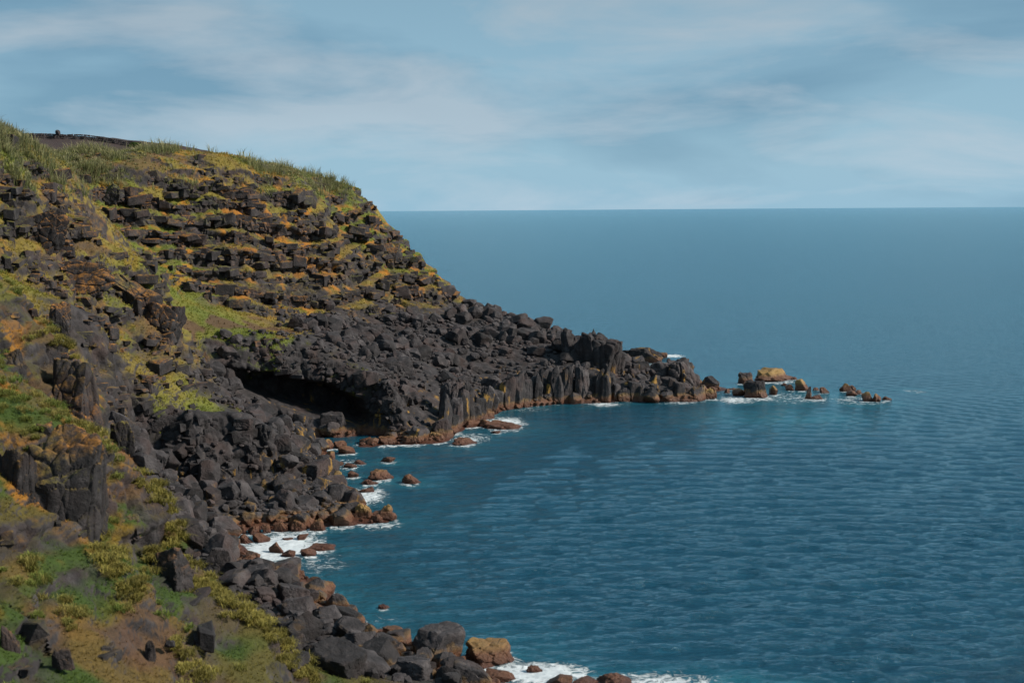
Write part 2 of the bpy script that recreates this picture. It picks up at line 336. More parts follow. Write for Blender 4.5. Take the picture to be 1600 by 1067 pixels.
# ---- what covers the ground
Pn = V
nA = fbm(Pn, 14, 3, 21); nB = fbm(Pn, 3.2, 3, 22); nC = fbm(Pn, 34, 2, 23); nD = fbm(Pn, 1.1, 2, 24)
veg = veg0 + 0.30 * nA + 0.32 * nB
steep = sstep(0.42, 0.72, NRM[:, 2] + 0.10 * nD)
cover = sstep(0.38, 0.60, veg - (1 - steep) * 0.75 * np.clip(0.45 + ter + blk * 0.5, 0, 1)) * sstep(2.5, 5.5, Z + nB)
tread = np.where(FR < 0.10, 1.0, sstep(0.56, 0.44, FR)); ct = tread * sstep(0.22, 0.5, veg0 + 0.28 * nA + 0.36 * nB)
cover = cover + (ct - cover) * np.clip(TS * 1.6, 0, 1)
def lerp(a, b, t): return a + (b - a) * t[:, None]
c_ol = np.array((0.175, 0.130, 0.026)); c_gr = np.array((0.105, 0.122, 0.018)); c_br = np.array((0.145, 0.074, 0.028)); c_dk = np.array((0.035, 0.060, 0.008)); c_or = np.array((0.36, 0.135, 0.014)); c_so = np.array((0.085, 0.042, 0.028))
tone = np.clip(0.5 + 1.1 * nC + 0.8 * nA, 0, 1)
GC = lerp(np.tile(c_ol, (len(V), 1)), c_gr, sstep(0.35, 0.85, tone)); 
GC = lerp(GC, c_br, sstep(0.1, 0.45, nB - 0.35 * tone) * 0.8)
near = sstep(150, 115, Y)
GC = lerp(GC, c_br * 0.7, near * 0.5) * (1 - 0.25 * near)[:, None]
GC = lerp(GC, c_dk, near * sstep(0.05, 0.25, fbm(Pn, 7, 2, 31)))
orange = sstep(0.06, 0.36, fbm(Pn, 2.6, 3, 33) + 0.25 * nA) * np.clip(ter * 1.2 + 0.35 * near, 0, 1) * sstep(12, 22, Z)
GC = lerp(GC, c_or, orange * 0.9)
bare = sstep(0.15, 0.3, fbm(Pn, 6, 3, 35)) * sstep(0.25, 0.6, veg0) * (1 - ter) * 0.9
GC = lerp(GC, c_so, bare)
field = sstep(352, 362, Y) * sstep(-82, -88, X + 0.0 * Y)
GC = lerp(GC, np.array((0.045, 0.028, 0.024)), field)
grassy = cover * (1 - bare) * (1 - field)
cover = np.clip(np.maximum(cover, orange * 0.8 * sstep(0.3, 0.6, NRM[:, 2] + 0.4 * nB)), 0, 1)
TF = grid_faces(NC, NR)[:, ::-1]
me = mesh_np('terrain', V, TF); print('up', np.mean([p.normal.z for p in me.polygons[:4000]])); set_col(me, 'Col', GC); set_f(me, 'cover', cover)
TERRAIN = obj('terrain', me, M_LAND, kind='structure', label='steep volcanic cliff coast with grassy benches and dark lava', cat='terrain')
print('terrain', time.time() - T0)
# ------------------------------------------------------------------ sea
def seg_dist(x, y, poly):
    d = np.full(len(x), 1e9)
    for a, b in zip(poly[:-1], poly[1:]):
        ax, ay = a[:2]; bx, by = b[:2]; L2 = (bx - ax) ** 2 + (by - ay) ** 2
        t = np.clip(((x - ax) * (bx - ax) + (y - ay) * (by - ay)) / L2, 0, 1)
        d = np.minimum(d, np.hypot(x - ax - t * (bx - ax), y - ay - t * (by - ay)))
    return d
# rocks standing in or at the edge of the water: image x, image y of the foot, width, height (pixels), shape
SEA_ROCKS = [
 (640, 756, 28, 14, 'flat', 'flat rust-brown rock alone in the bay, farthest from the beach'),
 (591, 750, 38, 14, 'flat', 'long flat ochre-topped rock awash, left of the lone bay rock'),
 (550, 746, 24, 13, 'round', 'rounded brown rock beside the long flat ochre-topped rock'),
 (574, 769, 30, 9, 'flat', 'low dark red rock in the foam above the brown ledge'),
 (577, 757, 24, 7, 'flat', None), (545, 768, 20, 9, 'round', None), (557, 777, 10, 5, 'round', None),
 (606, 722, 24, 10, 'round', 'small dark brown rock alone in calm water before the red-footed lava wall'),
 (560, 725, 18, 6, 'flat', None), (548, 731, 20, 9, 'round', None), (530, 727, 14, 6, 'round', None),
 (516, 720, 18, 16, 'round', None), (542, 709, 28, 15, 'round', 'rounded red-brown rock below the mouth of the cave'),
 (512, 702, 22, 16, 'round', None), (494, 703, 20, 14, 'round', None), (528, 700, 24, 12, 'round', None),
 (527, 764, 22, 30, 'round', 'upright pale-capped brown rock at the water edge'), (510, 762, 26, 24, 'round', None),
 (532, 781, 38, 14, 'round', None), (510, 790, 44, 24, 'flat', 'pale barnacled slab on the shore above the brown ledge'),
 (601, 813, 35, 25, 'block', 'brown block at the seaward end of the long ledge'),
 (568, 815, 40, 30, 'block', 'tall brown block next to the end of the long ledge'),
 (535, 816, 46, 22, 'block', None), (497, 817, 48, 22, 'block', None), (535, 822, 38, 8, 'flat', 'thin flat brown rock lying along the front of the ledge'),
 (494, 830, 32, 19, 'block', None), (466, 830, 30, 19, 'block', None), (437, 831, 30, 18, 'block', None), (416, 833, 18, 17, 'block', None), (396, 834, 24, 15, 'block', None), (375, 834, 22, 14, 'block', None),
 (404, 847, 26, 14, 'round', 'round brown rock at the back of the foaming cove'), (380, 848, 22, 12, 'flat', None),
 (429, 864, 28, 16, 'round', 'largest round brown rock in the white foam of the cove'),
 (470, 843, 20, 11, 'round', None), (448, 844, 16, 5, 'flat', None), (453, 870, 22, 10, 'round', None),
 (482, 869, 29, 14, 'round', 'brown rock at the outer edge of the foaming cove'),
 (503, 859, 38, 12, 'flat', 'long low brown rock at the seaward end of the foaming cove'), (440, 886, 20, 7, 'flat', None), (449, 898, 24, 11, 'round', None),
 (509, 932, 46, 20, 'round', 'reddish-brown rock jutting from the shore below the foaming cove'), (600, 950, 15, 6, 'flat', 'tiny dark red rock just breaking the water'),
 (768, 1040, 100, 38, 'block', 'big barnacle-crusted brown rock washed by surf'), (785, 1068, 44, 26, 'round', None), (833, 1050, 24, 8, 'flat', None),
 (880, 1074, 44, 17, 'round', None), (915, 1072, 40, 14, 'round', None), (965, 1074, 56, 14, 'flat', None),
 (722, 695, 38, 9, 'flat', 'flat dark red rock lying off the foot of the promontory'), (789, 670, 52, 14, 'flat', 'long flat red-brown rock in the white wash beside the promontory'),
 (776, 677, 16, 6, 'flat', None), (761, 655, 27, 15, 'round', None), (758, 667, 28, 12, 'round', None), (736, 668, 32, 15, 'round', None), (706, 678, 34, 16, 'round', None),
 (682, 691, 34, 18, 'block', None), (645, 694, 40, 17, 'block', None), (606, 695, 40, 15, 'block', None), (572, 695, 34, 13, 'round', None),
 (1107, 624, 30, 18, 'block', 'brown rock at the very tip of the promontory'), (1098, 625, 22, 24, 'spike', None), (1118, 622, 12, 16, 'spike', None),
 (1183, 622, 48, 34, 'block', 'tall black islet, largest of the rocks off the point'), (1208, 617, 17, 22, 'round', None), (1154, 619, 22, 12, 'round', None), (1137, 614, 10, 7, 'round', None), (1144, 609, 13, 4, 'flat', None),
 (1168, 600, 32, 22, 'block', 'dark rock peeping out behind the tall black islet'), (1207, 596, 62, 18, 'flat', 'long ochre islet behind the tall black islet'), (1239, 593, 15, 7, 'flat', None),
 (1252, 610, 21, 18, 'round', 'round ochre rock between the tall and the pointed islets'), (1235, 610, 17, 11, 'round', None), (1225, 603, 9, 5, 'round', None),
 (1265, 624, 18, 26, 'spike', 'small pointed black-topped islet'), (1277, 624, 28, 8, 'flat', None), (1287, 614, 15, 9, 'round', None), (1275, 610, 11, 4, 'flat', None),
 (1321, 612, 19, 13, 'round', 'left of the twin brown rocks near the outer islets'), (1333, 611, 15, 12, 'round', 'right of the twin brown rocks near the outer islets'), (1330, 619, 17, 9, 'round', None), (1342, 616, 11, 6, 'flat', None),
 (1357, 627, 20, 18, 'round', 'green-topped round rock at the outer end of the islets'), (1371, 628, 20, 13, 'round', None), (1387, 625, 14, 5, 'flat', 'low flat rock farthest out to sea'),
]
ROCKW = [(at0(px, py), w, h) for px, py, w, h, *_ in SEA_ROCKS]
NSC, NSR = 690, 470
saz = np.arctan((np.linspace(-330, 1930, NSC) - 800) / FPX)
ang = np.concatenate([np.linspace(CAM_H / 92, CAM_H / 900, 385), np.geomspace(CAM_H / 900, CAM_H / 12000, NSR - 384)[1:]])
sr = CAM_H / ang
SX = (sr[:, None] * np.sin(saz)[None] / np.cos(saz)[None] * np.cos(saz)[None]).ravel(); SY = (sr[:, None] * np.cos(saz)[None]).ravel()
SR = np.repeat(sr, NSC); drow = np.repeat(np.gradient(sr), NSC)
sz = np.zeros_like(SX); swx = np.zeros_like(SX); swy = np.zeros_like(SX)
wr = np.random.default_rng(3)
for k in range(70):
    lam = 0.8 * (5.5 / 0.8) ** wr.random(); th = math.radians(-102 + 19 * wr.standard_normal()); kx, ky = math.cos(th), math.sin(th)
    amp = 0.0085 * lam * (0.6 + 0.8 * wr.random()); q = 2 * math.pi / lam
    res = np.maximum(np.abs(ky) * drow, SR * 0.0012 * abs(kx)); fade = sstep(2.0, 4.5, lam / res)
    ph = q * (kx * SX + ky * SY) + wr.random() * 6.28 + 1.2 * np.sin(SX * 0.021 * wr.random() + SY * 0.017 * wr.random() + k)
    sz += fade * amp * np.sin(ph); c = fade * amp * 0.75 * np.cos(ph); swx += kx * c; swy += ky * c
shore = seg_dist(SX, SY, WLW)
calm = 0.35 + 0.65 * sstep(2, 30, shore)
SV = np.stack([SX + swx * calm, SY + swy * calm, sz * calm], 1)
foam = 0.6 * np.exp(-shore / 1.8); shal = 0.6 * np.exp(-shore / 7)
for p, w, h in ROCKW:
    s = p[1] / FPX; d = np.hypot(SX - p[0], (SY - p[1]) * 0.8); rr = w * s * 0.5
    foam = np.maximum(foam, 0.72 * np.exp(-np.maximum(d - rr, 0) / (0.6 + 0.25 * rr))); shal = np.maximum(shal, 0.7 * np.exp(-np.maximum(d - rr, 0) / (2 + rr)))
for px, py, rx, ry, f, s in ((440, 855, 85, 34, 1.0, 0.7), (500, 880, 80, 30, 0.62, 0.5), (570, 775, 50, 22, 0.85, 0.6), (545, 725, 50, 18, 0.6, 0.4), (790, 662, 45, 16, 0.9, 0.6), (735, 685, 60, 14, 0.7, 0.5), (830, 640, 50, 7, 0.6, 0.3), (590, 820, 60, 12, 0.75, 0.6),
                            (945, 632, 40, 6, 0.8, 0.5), (1060, 629, 60, 6, 0.7, 0.5), (1230, 622, 130, 16, 0.62, 1.0), (1340, 626, 75, 13, 0.66, 1.0), (1430, 611, 36, 6, 0.6, 0.5), (1150, 625, 45, 10, 0.8, 0.9), (1035, 572, 26, 9, 1.0, 0.8), (1050, 556, 30, 4, 0.9, 0.4),
                            (840, 1052, 120, 26, 1.0, 0.9), (1010, 1066, 190, 28, 0.8, 0.9), (780, 1020, 60, 25, 0.55, 0.5), (1180, 1075, 150, 20, 0.5, 0.6), (600, 970, 60, 18, 0.5, 0.2), (1220, 650, 160, 24, 0.0, 0.7)):
    p = at0(px, py); a = rx * p[1] / FPX; b = ry * p[1] ** 2 / FPX / CAM_H
    e = np.exp(-(((SX - p[0]) / a) ** 2 + ((SY - p[1]) / b) ** 2) ** 1.3); foam = np.maximum(foam, f * e); shal = np.maximum(shal, s * e)
me = mesh_np('sea', SV, grid_faces(NSR, NSC)); set_f(me, 'foam', foam); set_f(me, 'shallow', shal)
m, t, b = new_mat('sea_water')
geo = N(t, 'ShaderNodeNewGeometry'); P_ = geo.outputs['Position']
fa = N(t, 'ShaderNodeAttribute', attribute_name='foam').outputs['Fac']; sh = N(t, 'ShaderNodeAttribute', attribute_name='shallow').outputs['Fac']
fn = noise(t, P_, 0.7, 10, 0.72, 1.8)
fo = ramp(t, math_n(t, 'SUBTRACT', math_n(t, 'ADD', math_n(t, 'MULTIPLY', fa, 0.62), fn), 0.0), [(0.88, 0.0), (1.12, 1.0)])
wcol = mix_c(t, math_n(t, 'MULTIPLY', sh, noise(t, P_, 0.12, 4, 0.5), True), (0.006, 0.043, 0.074), (0.03, 0.22, 0.27))
mp3 = N(t, 'ShaderNodeMapping'); mp3.inputs['Scale'].default_value = (0.3, 1.0, 1.0); L(t, P_, mp3.inputs[0]); pt = noise(t, mp3.outputs[0], 0.02, 6, 0.6)
wcol = mix_c(t, ramp(t, pt, [(0.35, 0.0), (0.7, 0.5)]), wcol, (0.008, 0.060, 0.100))
mp2 = N(t, 'ShaderNodeMapping'); mp2.inputs['Scale'].default_value = (0.36, 1.0, 1.0); mp2.inputs['Rotation'].default_value = (0, 0, 0.2); L(t, P_, mp2.inputs[0])
bmp = N(t, 'ShaderNodeBump'); bmp.inputs['Strength'].default_value = 1.0; bmp.inputs['Distance'].default_value = 0.5
L(t, math_n(t, 'ADD', math_n(t, 'MULTIPLY', noise(t, mp2.outputs[0], 1.35, 6, 0.66, 0.4), 0.9), math_n(t, 'ADD', math_n(t, 'MULTIPLY', fo, 0.2), math_n(t, 'MULTIPLY', noise(t, P_, 0.17, 4, 0.55), 1.7))), bmp.inputs['Height'])
b.inputs['Roughness'].default_value = 0.6; b.inputs['Specular IOR Level'].default_value = 0.0
L(t, mix_c(t, fo, wcol, (0.62, 0.66, 0.68)), b.inputs['Base Color']); L(t, bmp.outputs[0], b.inputs['Normal'])
gl = N(t, 'ShaderNodeBsdfGlossy'); gl.inputs['Roughness'].default_value = 0.09; gl.inputs['Color'].default_value = (0.70, 0.93, 1.0, 1); L(t, bmp.outputs[0], gl.inputs['Normal'])
fr_ = N(t, 'ShaderNodeFresnel'); fr_.inputs['IOR'].default_value = 1.33; L(t, bmp.outputs[0], fr_.inputs['Normal'])
# facets hide one another at low angles, so a rough sea never mirrors fully
fac = math_n(t, 'MULTIPLY', math_n(t, 'MINIMUM', math_n(t, 'MULTIPLY', fr_.outputs[0], 1.3), 0.9), math_n(t, 'SUBTRACT', 1.0, math_n(t, 'MULTIPLY', fo, 0.9)))
mx = N(t, 'ShaderNodeMixShader'); L(t, fac, mx.inputs[0]); L(t, b.outputs[0], mx.inputs[1]); L(t, gl.outputs[0], mx.inputs[2]); L(t, mx.outputs[0], t.nodes['Material Output'].inputs[0])
obj('sea', me, m, kind='structure', label='deep blue choppy sea reaching to the horizon', cat='sea')
print('sea', time.time() - T0)

# ------------------------------------------------------------------ rock shapes
_ico = {}
def ico(sub):
    if sub not in _ico:
        bm = bmesh.new(); bmesh.ops.create_icosphere(bm, subdivisions=sub, radius=1)
        v = np.array([x.co[:] for x in bm.verts]); f = np.array([[y.index for y in x.verts] for x in bm.faces]); bm.free()
        _ico[sub] = (v / np.linalg.norm(v, axis=1, keepdims=True), f)
    return _ico[sub]
def rock_np(seed, sub=3, planes=15, rough=0.05, flute=0.0, box=0.0, cell=0.9, taper=0.0):
    """angular stone: a ball trimmed by random planes, then cracked and pitted; unit size, base at -1"""
    rg = np.random.default_rng(seed); D, F = ico(sub)
    nn = rg.standard_normal((planes, 3)); nn /= np.linalg.norm(nn, axis=1, keepdims=True); dd = 0.52 + 0.42 * rg.random(planes)
    if box:
        ax = np.array([(1, 0, 0), (-1, 0, 0), (0, 1, 0), (0, -1, 0), (0, 0, 1), (0, 0, -1)], float) + 0.22 * rg.standard_normal((6, 3))
        nn = np.concatenate([nn, ax / np.linalg.norm(ax, axis=1, keepdims=True)]); dd = np.concatenate([dd + 0.15 * box, 0.68 + 0.1 * rg.random(6)])
    c = D @ nn.T; r = np.min(np.where(c > 0.05, dd / np.maximum(c, 0.05), 9), 1); r = np.minimum(r, 1.15)
    Vv = D * r[:, None]; Pq = Vv + seed * 3.71
    if flute:
        a1, a2, ar = worley(Pq * np.array((1, 1, 0.22)), (0.8, 0.8, 0.8), seed); 
        Vv = Vv * (1 + flute * ((ar - 0.5) * 0.5 - np.exp(-(a2 - a1) / 0.12) * 0.55) * sstep(0.95, 0.5, np.abs(D[:, 2])))[:, None]
    if taper: Vv[:, :2] *= (1 - taper * np.clip(Vv[:, 2:3] * 0.5 + 0.5, 0, 1))
    if rough:
        a1, a2, ar = worley(Pq, (cell * .62,) * 3, seed + 5)
        Vv = Vv * (1 + rough * (1.6 * fbm(Pq, 0.9, 3, seed) + (ar - 0.5) - 0.8 * np.exp(-(a2 - a1) / 0.1) + 0.5 * fbm(Pq, 0.2, 2, seed + 9)))[:, None]
    return Vv, F
def rock_mesh(name, *a, ang=28, **k):
    v, f = rock_np(*a, **k); me = mesh_np(name, v, f, True); me.set_sharp_from_angle(angle=math.radians(ang)); return me
def place(name, me, p, s, rz, label, cat, group=None, tilt=0.0, mat=None):
    if not me.materials: me.materials.append(M_ROCK)
    o = obj(name, me, None, label=label, cat=cat, group=group)
    o.location = p; o.scale = s; o.rotation_euler = (tilt * random.uniform(-1, 1), tilt * random.uniform(-1, 1), rz)
    if mat: o.material_slots[0].link = 'OBJECT'; o.material_slots[0].material = mat
    return o
SHAPES = {'flat': [rock_mesh('low_rock', 300 + i, 4, 7, 0.16, taper=0.25) for i in range(4)], 'round': [rock_mesh('round_rock', 320 + i, 4, 16, 0.10) for i in range(5)],
          'block': [rock_mesh('block_rock', 340 + i, 5, 9, 0.12, box=0.8, flute=0.1, taper=0.35) for i in range(5)], 'spike': [rock_mesh('pointed_rock', 360 + i, 4, 12, 0.10, flute=0.1, taper=0.75) for i in range(3)]}
STOP = set('of the to in at on by from with below behind above and its a between beside along farthest next before left right lying standing just near under end one outer foot high front low leaning jutting washed streaked second'.split())
def short(lab, n):
    w = lab.split()[:n]
    for k, x in enumerate(w):
        if x.endswith(',') and k > 2: w = w[:k] + [x[:-1]]; break
    while len(w) > 2 and w[-1] in STOP and lab.split()[:len(w)] != lab.split(): w.pop()
    return ' '.join(w)
UNNAMED, SMARKS = [], []
for i, (px, py, w, h, sh_, lab) in enumerate(SEA_ROCKS):
    p = at0(px, py); s = np.linalg.norm(p - EYE) / FPX; rx = w * s * (0.66 if sh_ == 'flat' else 0.58); hh = h * s
    me = SHAPES[sh_][i % len(SHAPES[sh_])]
    o = place('sea_rock', me, (p[0], p[1] + rx * 0.5, hh * (0.04 if sh_ == 'flat' else 0.18)), (rx, rx * random.uniform(0.65, 0.95), hh * (0.82 if sh_ == 'flat' else 0.74)), random.uniform(-0.5, 0.5) if sh_ != 'round' else random.uniform(0, 6.28),
          lab or 'wet brown weed-covered rock', 'rock', 'wet brown rocks along the waterline', 0.08, M_ROCK if lab and lab.startswith(('tall black', 'dark rock', 'small pointed', 'small dark')) else M_SHORE)
    if not lab: UNNAMED.append(o)
    else: SMARKS.append((np.array((px, py), float), short(lab, 9)))
# ---- crags and buttresses of the promontory
CM = []
def crag(name, px, pyt, pyb, w, Y, label, seed, depth=0.8, lean=0.0, flute=0.3, group=None, cat='crag', sub=5, rz=None, box=0.8, push=0.0):
    if name != 'rock_outcrop': CM.append((px, pyt, pyb, short(label, 8)))
    a = at(px, pyt, Y); c = at(px, pyb, Y); hh = a[2] - c[2]; rx = w * Y / FPX * 0.55
    o = place(name, mat=M_LEDGE if name == 'rock_outcrop' else None, me=rock_mesh(name, seed, sub, 8, 0.10, box=box, flute=flute, cell=0.7, ang=20), p=(a[0], a[1] + push * rx * depth, c[2] + hh * 0.42), s=(rx, rx * depth, hh * 0.66), rz=random.uniform(-0.4, 0.4) if rz is None else rz, label=label, cat=cat, group=group)
    o.rotation_euler[1] = lean; return o
crag('crag', 928, 508, 634, 84, 303, 'tall black knob crowning the outer promontory', 401, 0.8, 0.05, 0.25, sub=6, box=0.5)
crag('crag', 897, 522, 630, 44, 305, 'dark rock tower leaning against the tall black knob', 402, 0.9, -0.08, 0.4)
crag('crag', 955, 545, 632, 40, 303, 'sloping black shoulder right of the tall knob', 403, 0.9, 0.15, 0.35)
crag('crag', 1056, 551, 632, 74, 301, 'jagged black stack at the outer end of the promontory', 404, 0.8, 0.1, 0.45, sub=6)
crag('crag', 1035, 562, 630, 30, 303, 'thin black fin on the left of the jagged end stack', 405, 0.9, 0.1, 0.4)
crag('crag', 1082, 585, 630, 30, 300, 'lower black step right of the end stack', 406, 0.9, 0.12, 0.4)
crag('crag', 1000, 578, 632, 52, 300, 'low black saddle left of the end stack', 407, 0.8, 0.0, 0.4)
crag('crag', 985, 590, 632, 30, 296, 'small dark rock before the low saddle', 408, 0.8)
crag('crag', 1003, 540, 574, 76, 362, 'dark flat-topped rock standing in the water behind the promontory', 409, 0.6, 0.08, 0.2, box=0.3)
crag('crag', 1033, 551, 560, 20, 372, 'small ochre rock beyond the rear flat-topped rock', 410, 0.7, 0, 0.1, sub=4)
for i, (px, top, bot, w, lean, lab) in enumerate(((728, 598, 652, 24, 0.1, 'ochre-streaked lava buttress nearest the red-footed wall'), (756, 605, 645, 17, 0.05, 'slim lava buttress with an ochre edge, second from the red-footed wall'), (774, 600, 641, 22, 0.1, 'short lava buttress with a bright yellow patch'),
        (797, 582, 637, 26, 0.16, 'broad dark lava buttress streaked golden on its right'), (819, 582, 634, 20, 0.12, 'narrow lava buttress right of the golden-streaked one'), (838, 576, 633, 24, 0.15, 'curved lava buttress in the middle of the fluted wall'),
        (860, 572, 632, 22, 0.18, 'leaning lava buttress beside the deep dark cleft'), (884, 566, 632, 24, 0.16, 'tall smooth lava buttress beyond the cleft'), (908, 566, 631, 28, 0.1, 'tall lava buttress with golden lichen under the knob'), (700, 590, 668, 30, 0.1, 'dark lava buttress at the corner of the red-footed wall'))):
    p0 = at0(px, bot); crag('lava_buttress', px, top, bot + 6, w, p0[1] + 3.0, lab, 430 + i, 1.3, lean, 0.25, 'fluted lava buttresses of the promontory', 'buttress', 5, box=1.0)
COLM = [rock_mesh('basalt_rib', 700 + i, 4, 5, 0.05, box=1.2, flute=0.15, ang=18) for i in range(8)]
COLS = []; rc = np.random.default_rng(31)
for i in range(46):
    px = 690 + (1095 - 690) * (i + rc.uniform(-0.3, 0.3)) / 45; yb = np.interp(px, [690, 722, 790, 850, 930, 1095], [690, 672, 642, 634, 630, 627]); p = at0(px, yb)
    hh = rc.uniform(3.5, 7.5) if px < 960 else rc.uniform(2.0, 4.5); w = rc.uniform(0.9, 1.9)
    o = place('basalt_rib', COLM[i % 8], (p[0] - 0.5, p[1] + rc.uniform(1.5, 4.5), hh * 0.36), (w, w * 1.2, hh * 0.72), rc.uniform(-0.5, 0.5), 'x', 'rock', 'dark lava ribs along the foot of the promontory')
    o.rotation_euler[1] = rc.uniform(-0.02, 0.24); o.rotation_euler[0] = -rc.uniform(0.0, 0.2); COLS.append(o)
# ---- outcrops standing out of the grassy slopes
for i, (px, top, bot, w, Y_, dep, lean, lab) in enumerate((
        (108, 556, 705, 88, 122, 0.8, 0.05, 'orange-capped rock pillar on the near slope'), (88, 690, 895, 150, 99, 0.7, 0.06, 'large smooth grey-brown rock face under the bright green mat'),
        (12, 715, 900, 90, 97, 0.8, 0.0, 'dark rock face at the left edge below the green mat'), (262, 862, 925, 66, 103, 0.8, 0.0, 'pitted dark rock below the yellow-green tuft'), (206, 905, 960, 62, 97, 0.8, 0.0, 'squat dark rock jutting from the middle of the near slope'),
        (12, 975, 1090, 42, 78, 0.8, 0.0, 'grey rock post in the bottom left corner'), (197, 805, 850, 52, 105, 0.8, -0.5, 'tilted dark slab beside the largest near rock face'), (15, 540, 640, 46, 119, 0.8, 0.0, 'dark vertical rock face at the left edge above the green mat'),
        (190, 650, 730, 44, 124, 0.8, 0.1, 'grey rock rib behind the near slope, above the beach'), (96, 1012, 1046, 36, 80, 0.9, 0.0, 'small round dark rock with an orange spot'), (232, 1005, 1045, 22, 88, 0.9, 0.2, 'small pointed grey rock low on the near slope'),
        (100, 412, 466, 120, 208, 0.7, 0.0, 'overhanging dark rock band high on the middle cliff'), (190, 434, 506, 104, 216, 0.8, 0.2, 'pale-streaked fluted rock wall of the middle cliff'), (244, 468, 540, 70, 217, 0.8, 0.3, 'fin of folded rock at the right end of the middle cliff'),
        (255, 640, 712, 86, 196, 0.5, 0.0, 'left block of the grey-brown lower wall above the beach'), (328, 648, 722, 74, 197, 0.5, 0.05, 'middle block of the lower wall with a pale triangular face'), (398, 664, 730, 62, 198, 0.5, 0.05, 'right block of the lower wall by the dark hollow boulder'), (460, 706, 752, 60, 199, 0.6, 0.1, 'smooth dark rock mass below the end of the lower wall'),
        (50, 330, 395, 90, 208, 0.6, 0.0, 'dark rock band at the upper left cliff'), (175, 285, 318, 32, 264, 0.9, 0.0, 'orange lichen-covered boulder set in the dark cliff'), (90, 470, 540, 40, 168, 0.8, 0.1, 'dark rock knuckle above the orange-capped pillar'), (265, 1000, 1010, 20, 90, 0.8, 0, 'flat dark stone half buried in the near slope'))):
    crag('rock_outcrop', px, top, bot, w, Y_, lab, 460 + i, dep, lean, 0.13, None, 'outcrop', 6 if w * 1.0 > 80 else 5, box=1.2 if w > 45 else 0.3, push=0.3 if Y_ < 135 else 0.8)
print('crags', time.time() - T0)

# ------------------------------------------------------------------ boulders
def ground(x, y): return land(np.atleast_1d(np.asarray(x, float)), np.atleast_1d(np.asarray(y, float)))
def ray_hit(px, py):
    d = ray(px, py); tt = np.arange(60, 420, 0.5); Pp = EYE + d[None] * tt[:, None]
    k = np.argmax(samp(HG, Pp[:, 0], Pp[:, 1]) > Pp[:, 2]); return Pp[k] if k else at0(px, py, 2.0)
BM = [rock_mesh('boulder', 500 + i, 4, 4 + i % 5, 0.045, box=0.5 + 0.3 * (i % 2), ang=18) for i in range(14)]
BIG = [(522, 655, 42, 36, 'big grey boulder lying in the mouth of the cave'), (525, 1035, 92, 62, 'large pale angular boulder at the foot of the near slope'), (680, 1012, 92, 84, 'big rugged black boulder at the water, near the bottom edge'), (640, 1050, 80, 50, 'smooth dark boulder in front of the rugged black one'),
       (735, 1058, 70, 50, 'rounded dark boulder next to the surf'), (600, 1010, 56, 44, 'grey upright boulder left of the rugged black one'), (470, 985, 70, 60, 'dark blocky boulder above the large pale one'), (455, 930, 56, 40, 'grey wedge boulder on the shore below the foaming cove'),
       (345, 878, 52, 62, 'tall smooth boulder at the head of the foaming cove'), (262, 712, 62, 36, 'large smooth grey boulder below the lower wall'), (225, 725, 50, 34, 'grey slab boulder beside the near slope'), (318, 730, 36, 40, 'dark upright boulder in the middle of the beach'), (345, 745, 28, 34, 'brown-grey boulder right of the dark upright one'),
       (400, 768, 56, 30, 'long dark boulder below the yellow-lichened stones'), (425, 752, 30, 18, 'yellow-lichened boulder on the beach'), (445, 775, 44, 26, 'dark boulder right of the long dark one'), (470, 790, 50, 24, 'sloping grey slab near the shore'), (490, 735, 62, 40, 'broad dark rock mass at the inner corner of the bay'), (300, 835, 40, 40, 'dark round boulder beside the near slope edge'),
       (440, 690, 36, 36, 'dark boulder with a hollow face at the end of the lower wall'), (600, 540, 30, 26, 'large pale boulder high on the scree'), (625, 570, 48, 34, 'broad boulder above the lava wall'), (585, 590, 30, 18, 'light grey boulder on the brow right of the cave'), (735, 525, 28, 24, 'pale block on the promontory scree'), (800, 520, 28, 24, 'dark block on the promontory ridge'),
       (380, 660, 40, 22, 'grey boulder on the bench above the lower wall'), (400, 900, 60, 44, 'dark boulder with brown foot by the cove'), (510, 960, 44, 30, 'pale flat-topped boulder near the lower shore')]
def pix(p):
    d = np.asarray(p, float) - EYE; k = d @ f_; return np.array((800 + FPX * (d @ r_) / k, 533.5 - FPX * (d @ u_) / k))
RANK = ['nearest', 'second', 'third', 'fourth', 'fifth', 'sixth', 'seventh', 'eighth', 'ninth', 'tenth', 'eleventh', 'twelfth', 'thirteenth', 'fourteenth', 'fifteenth', 'sixteenth', 'seventeenth', 'eighteenth', 'nineteenth', 'twentieth', 'twenty-first', 'twenty-second', 'twenty-third', 'twenty-fourth', 'twenty-fifth', 'twenty-sixth', 'twenty-seventh', 'twenty-eighth', 'twenty-ninth', 'thirtieth']
def relate(items, marks, look):
    """label each unnamed rock by the closest named one, the side it lies on and its order from there"""
    bins = {}
    for o in items:
        q = pix(o.location); best = min(marks, key=lambda m: np.hypot(*(m[0] - q))); d = q - best[0]
        side = ('right of' if d[0] > 0 else 'left of') if abs(d[0]) > abs(d[1]) else ('below' if d[1] > 0 else 'above')
        bins.setdefault((best[1], side), []).append((np.hypot(*d), o))
    for (nm, side), lst in bins.items():
        for k, (_, o) in enumerate(sorted(lst, key=lambda e: e[0])):
            o['label'] = look + ', ' + (RANK[k] if k < len(RANK) else 'number %d' % (k + 1)) + ' ' + side + ' the ' + nm
relate(UNNAMED, SMARKS, 'wet brown rock'); MARKS = []
relate(COLS, [(np.array((px, (t_ + b_) / 2.0)), n_) for px, t_, b_, n_ in CM], 'dark upright lava rib'); 
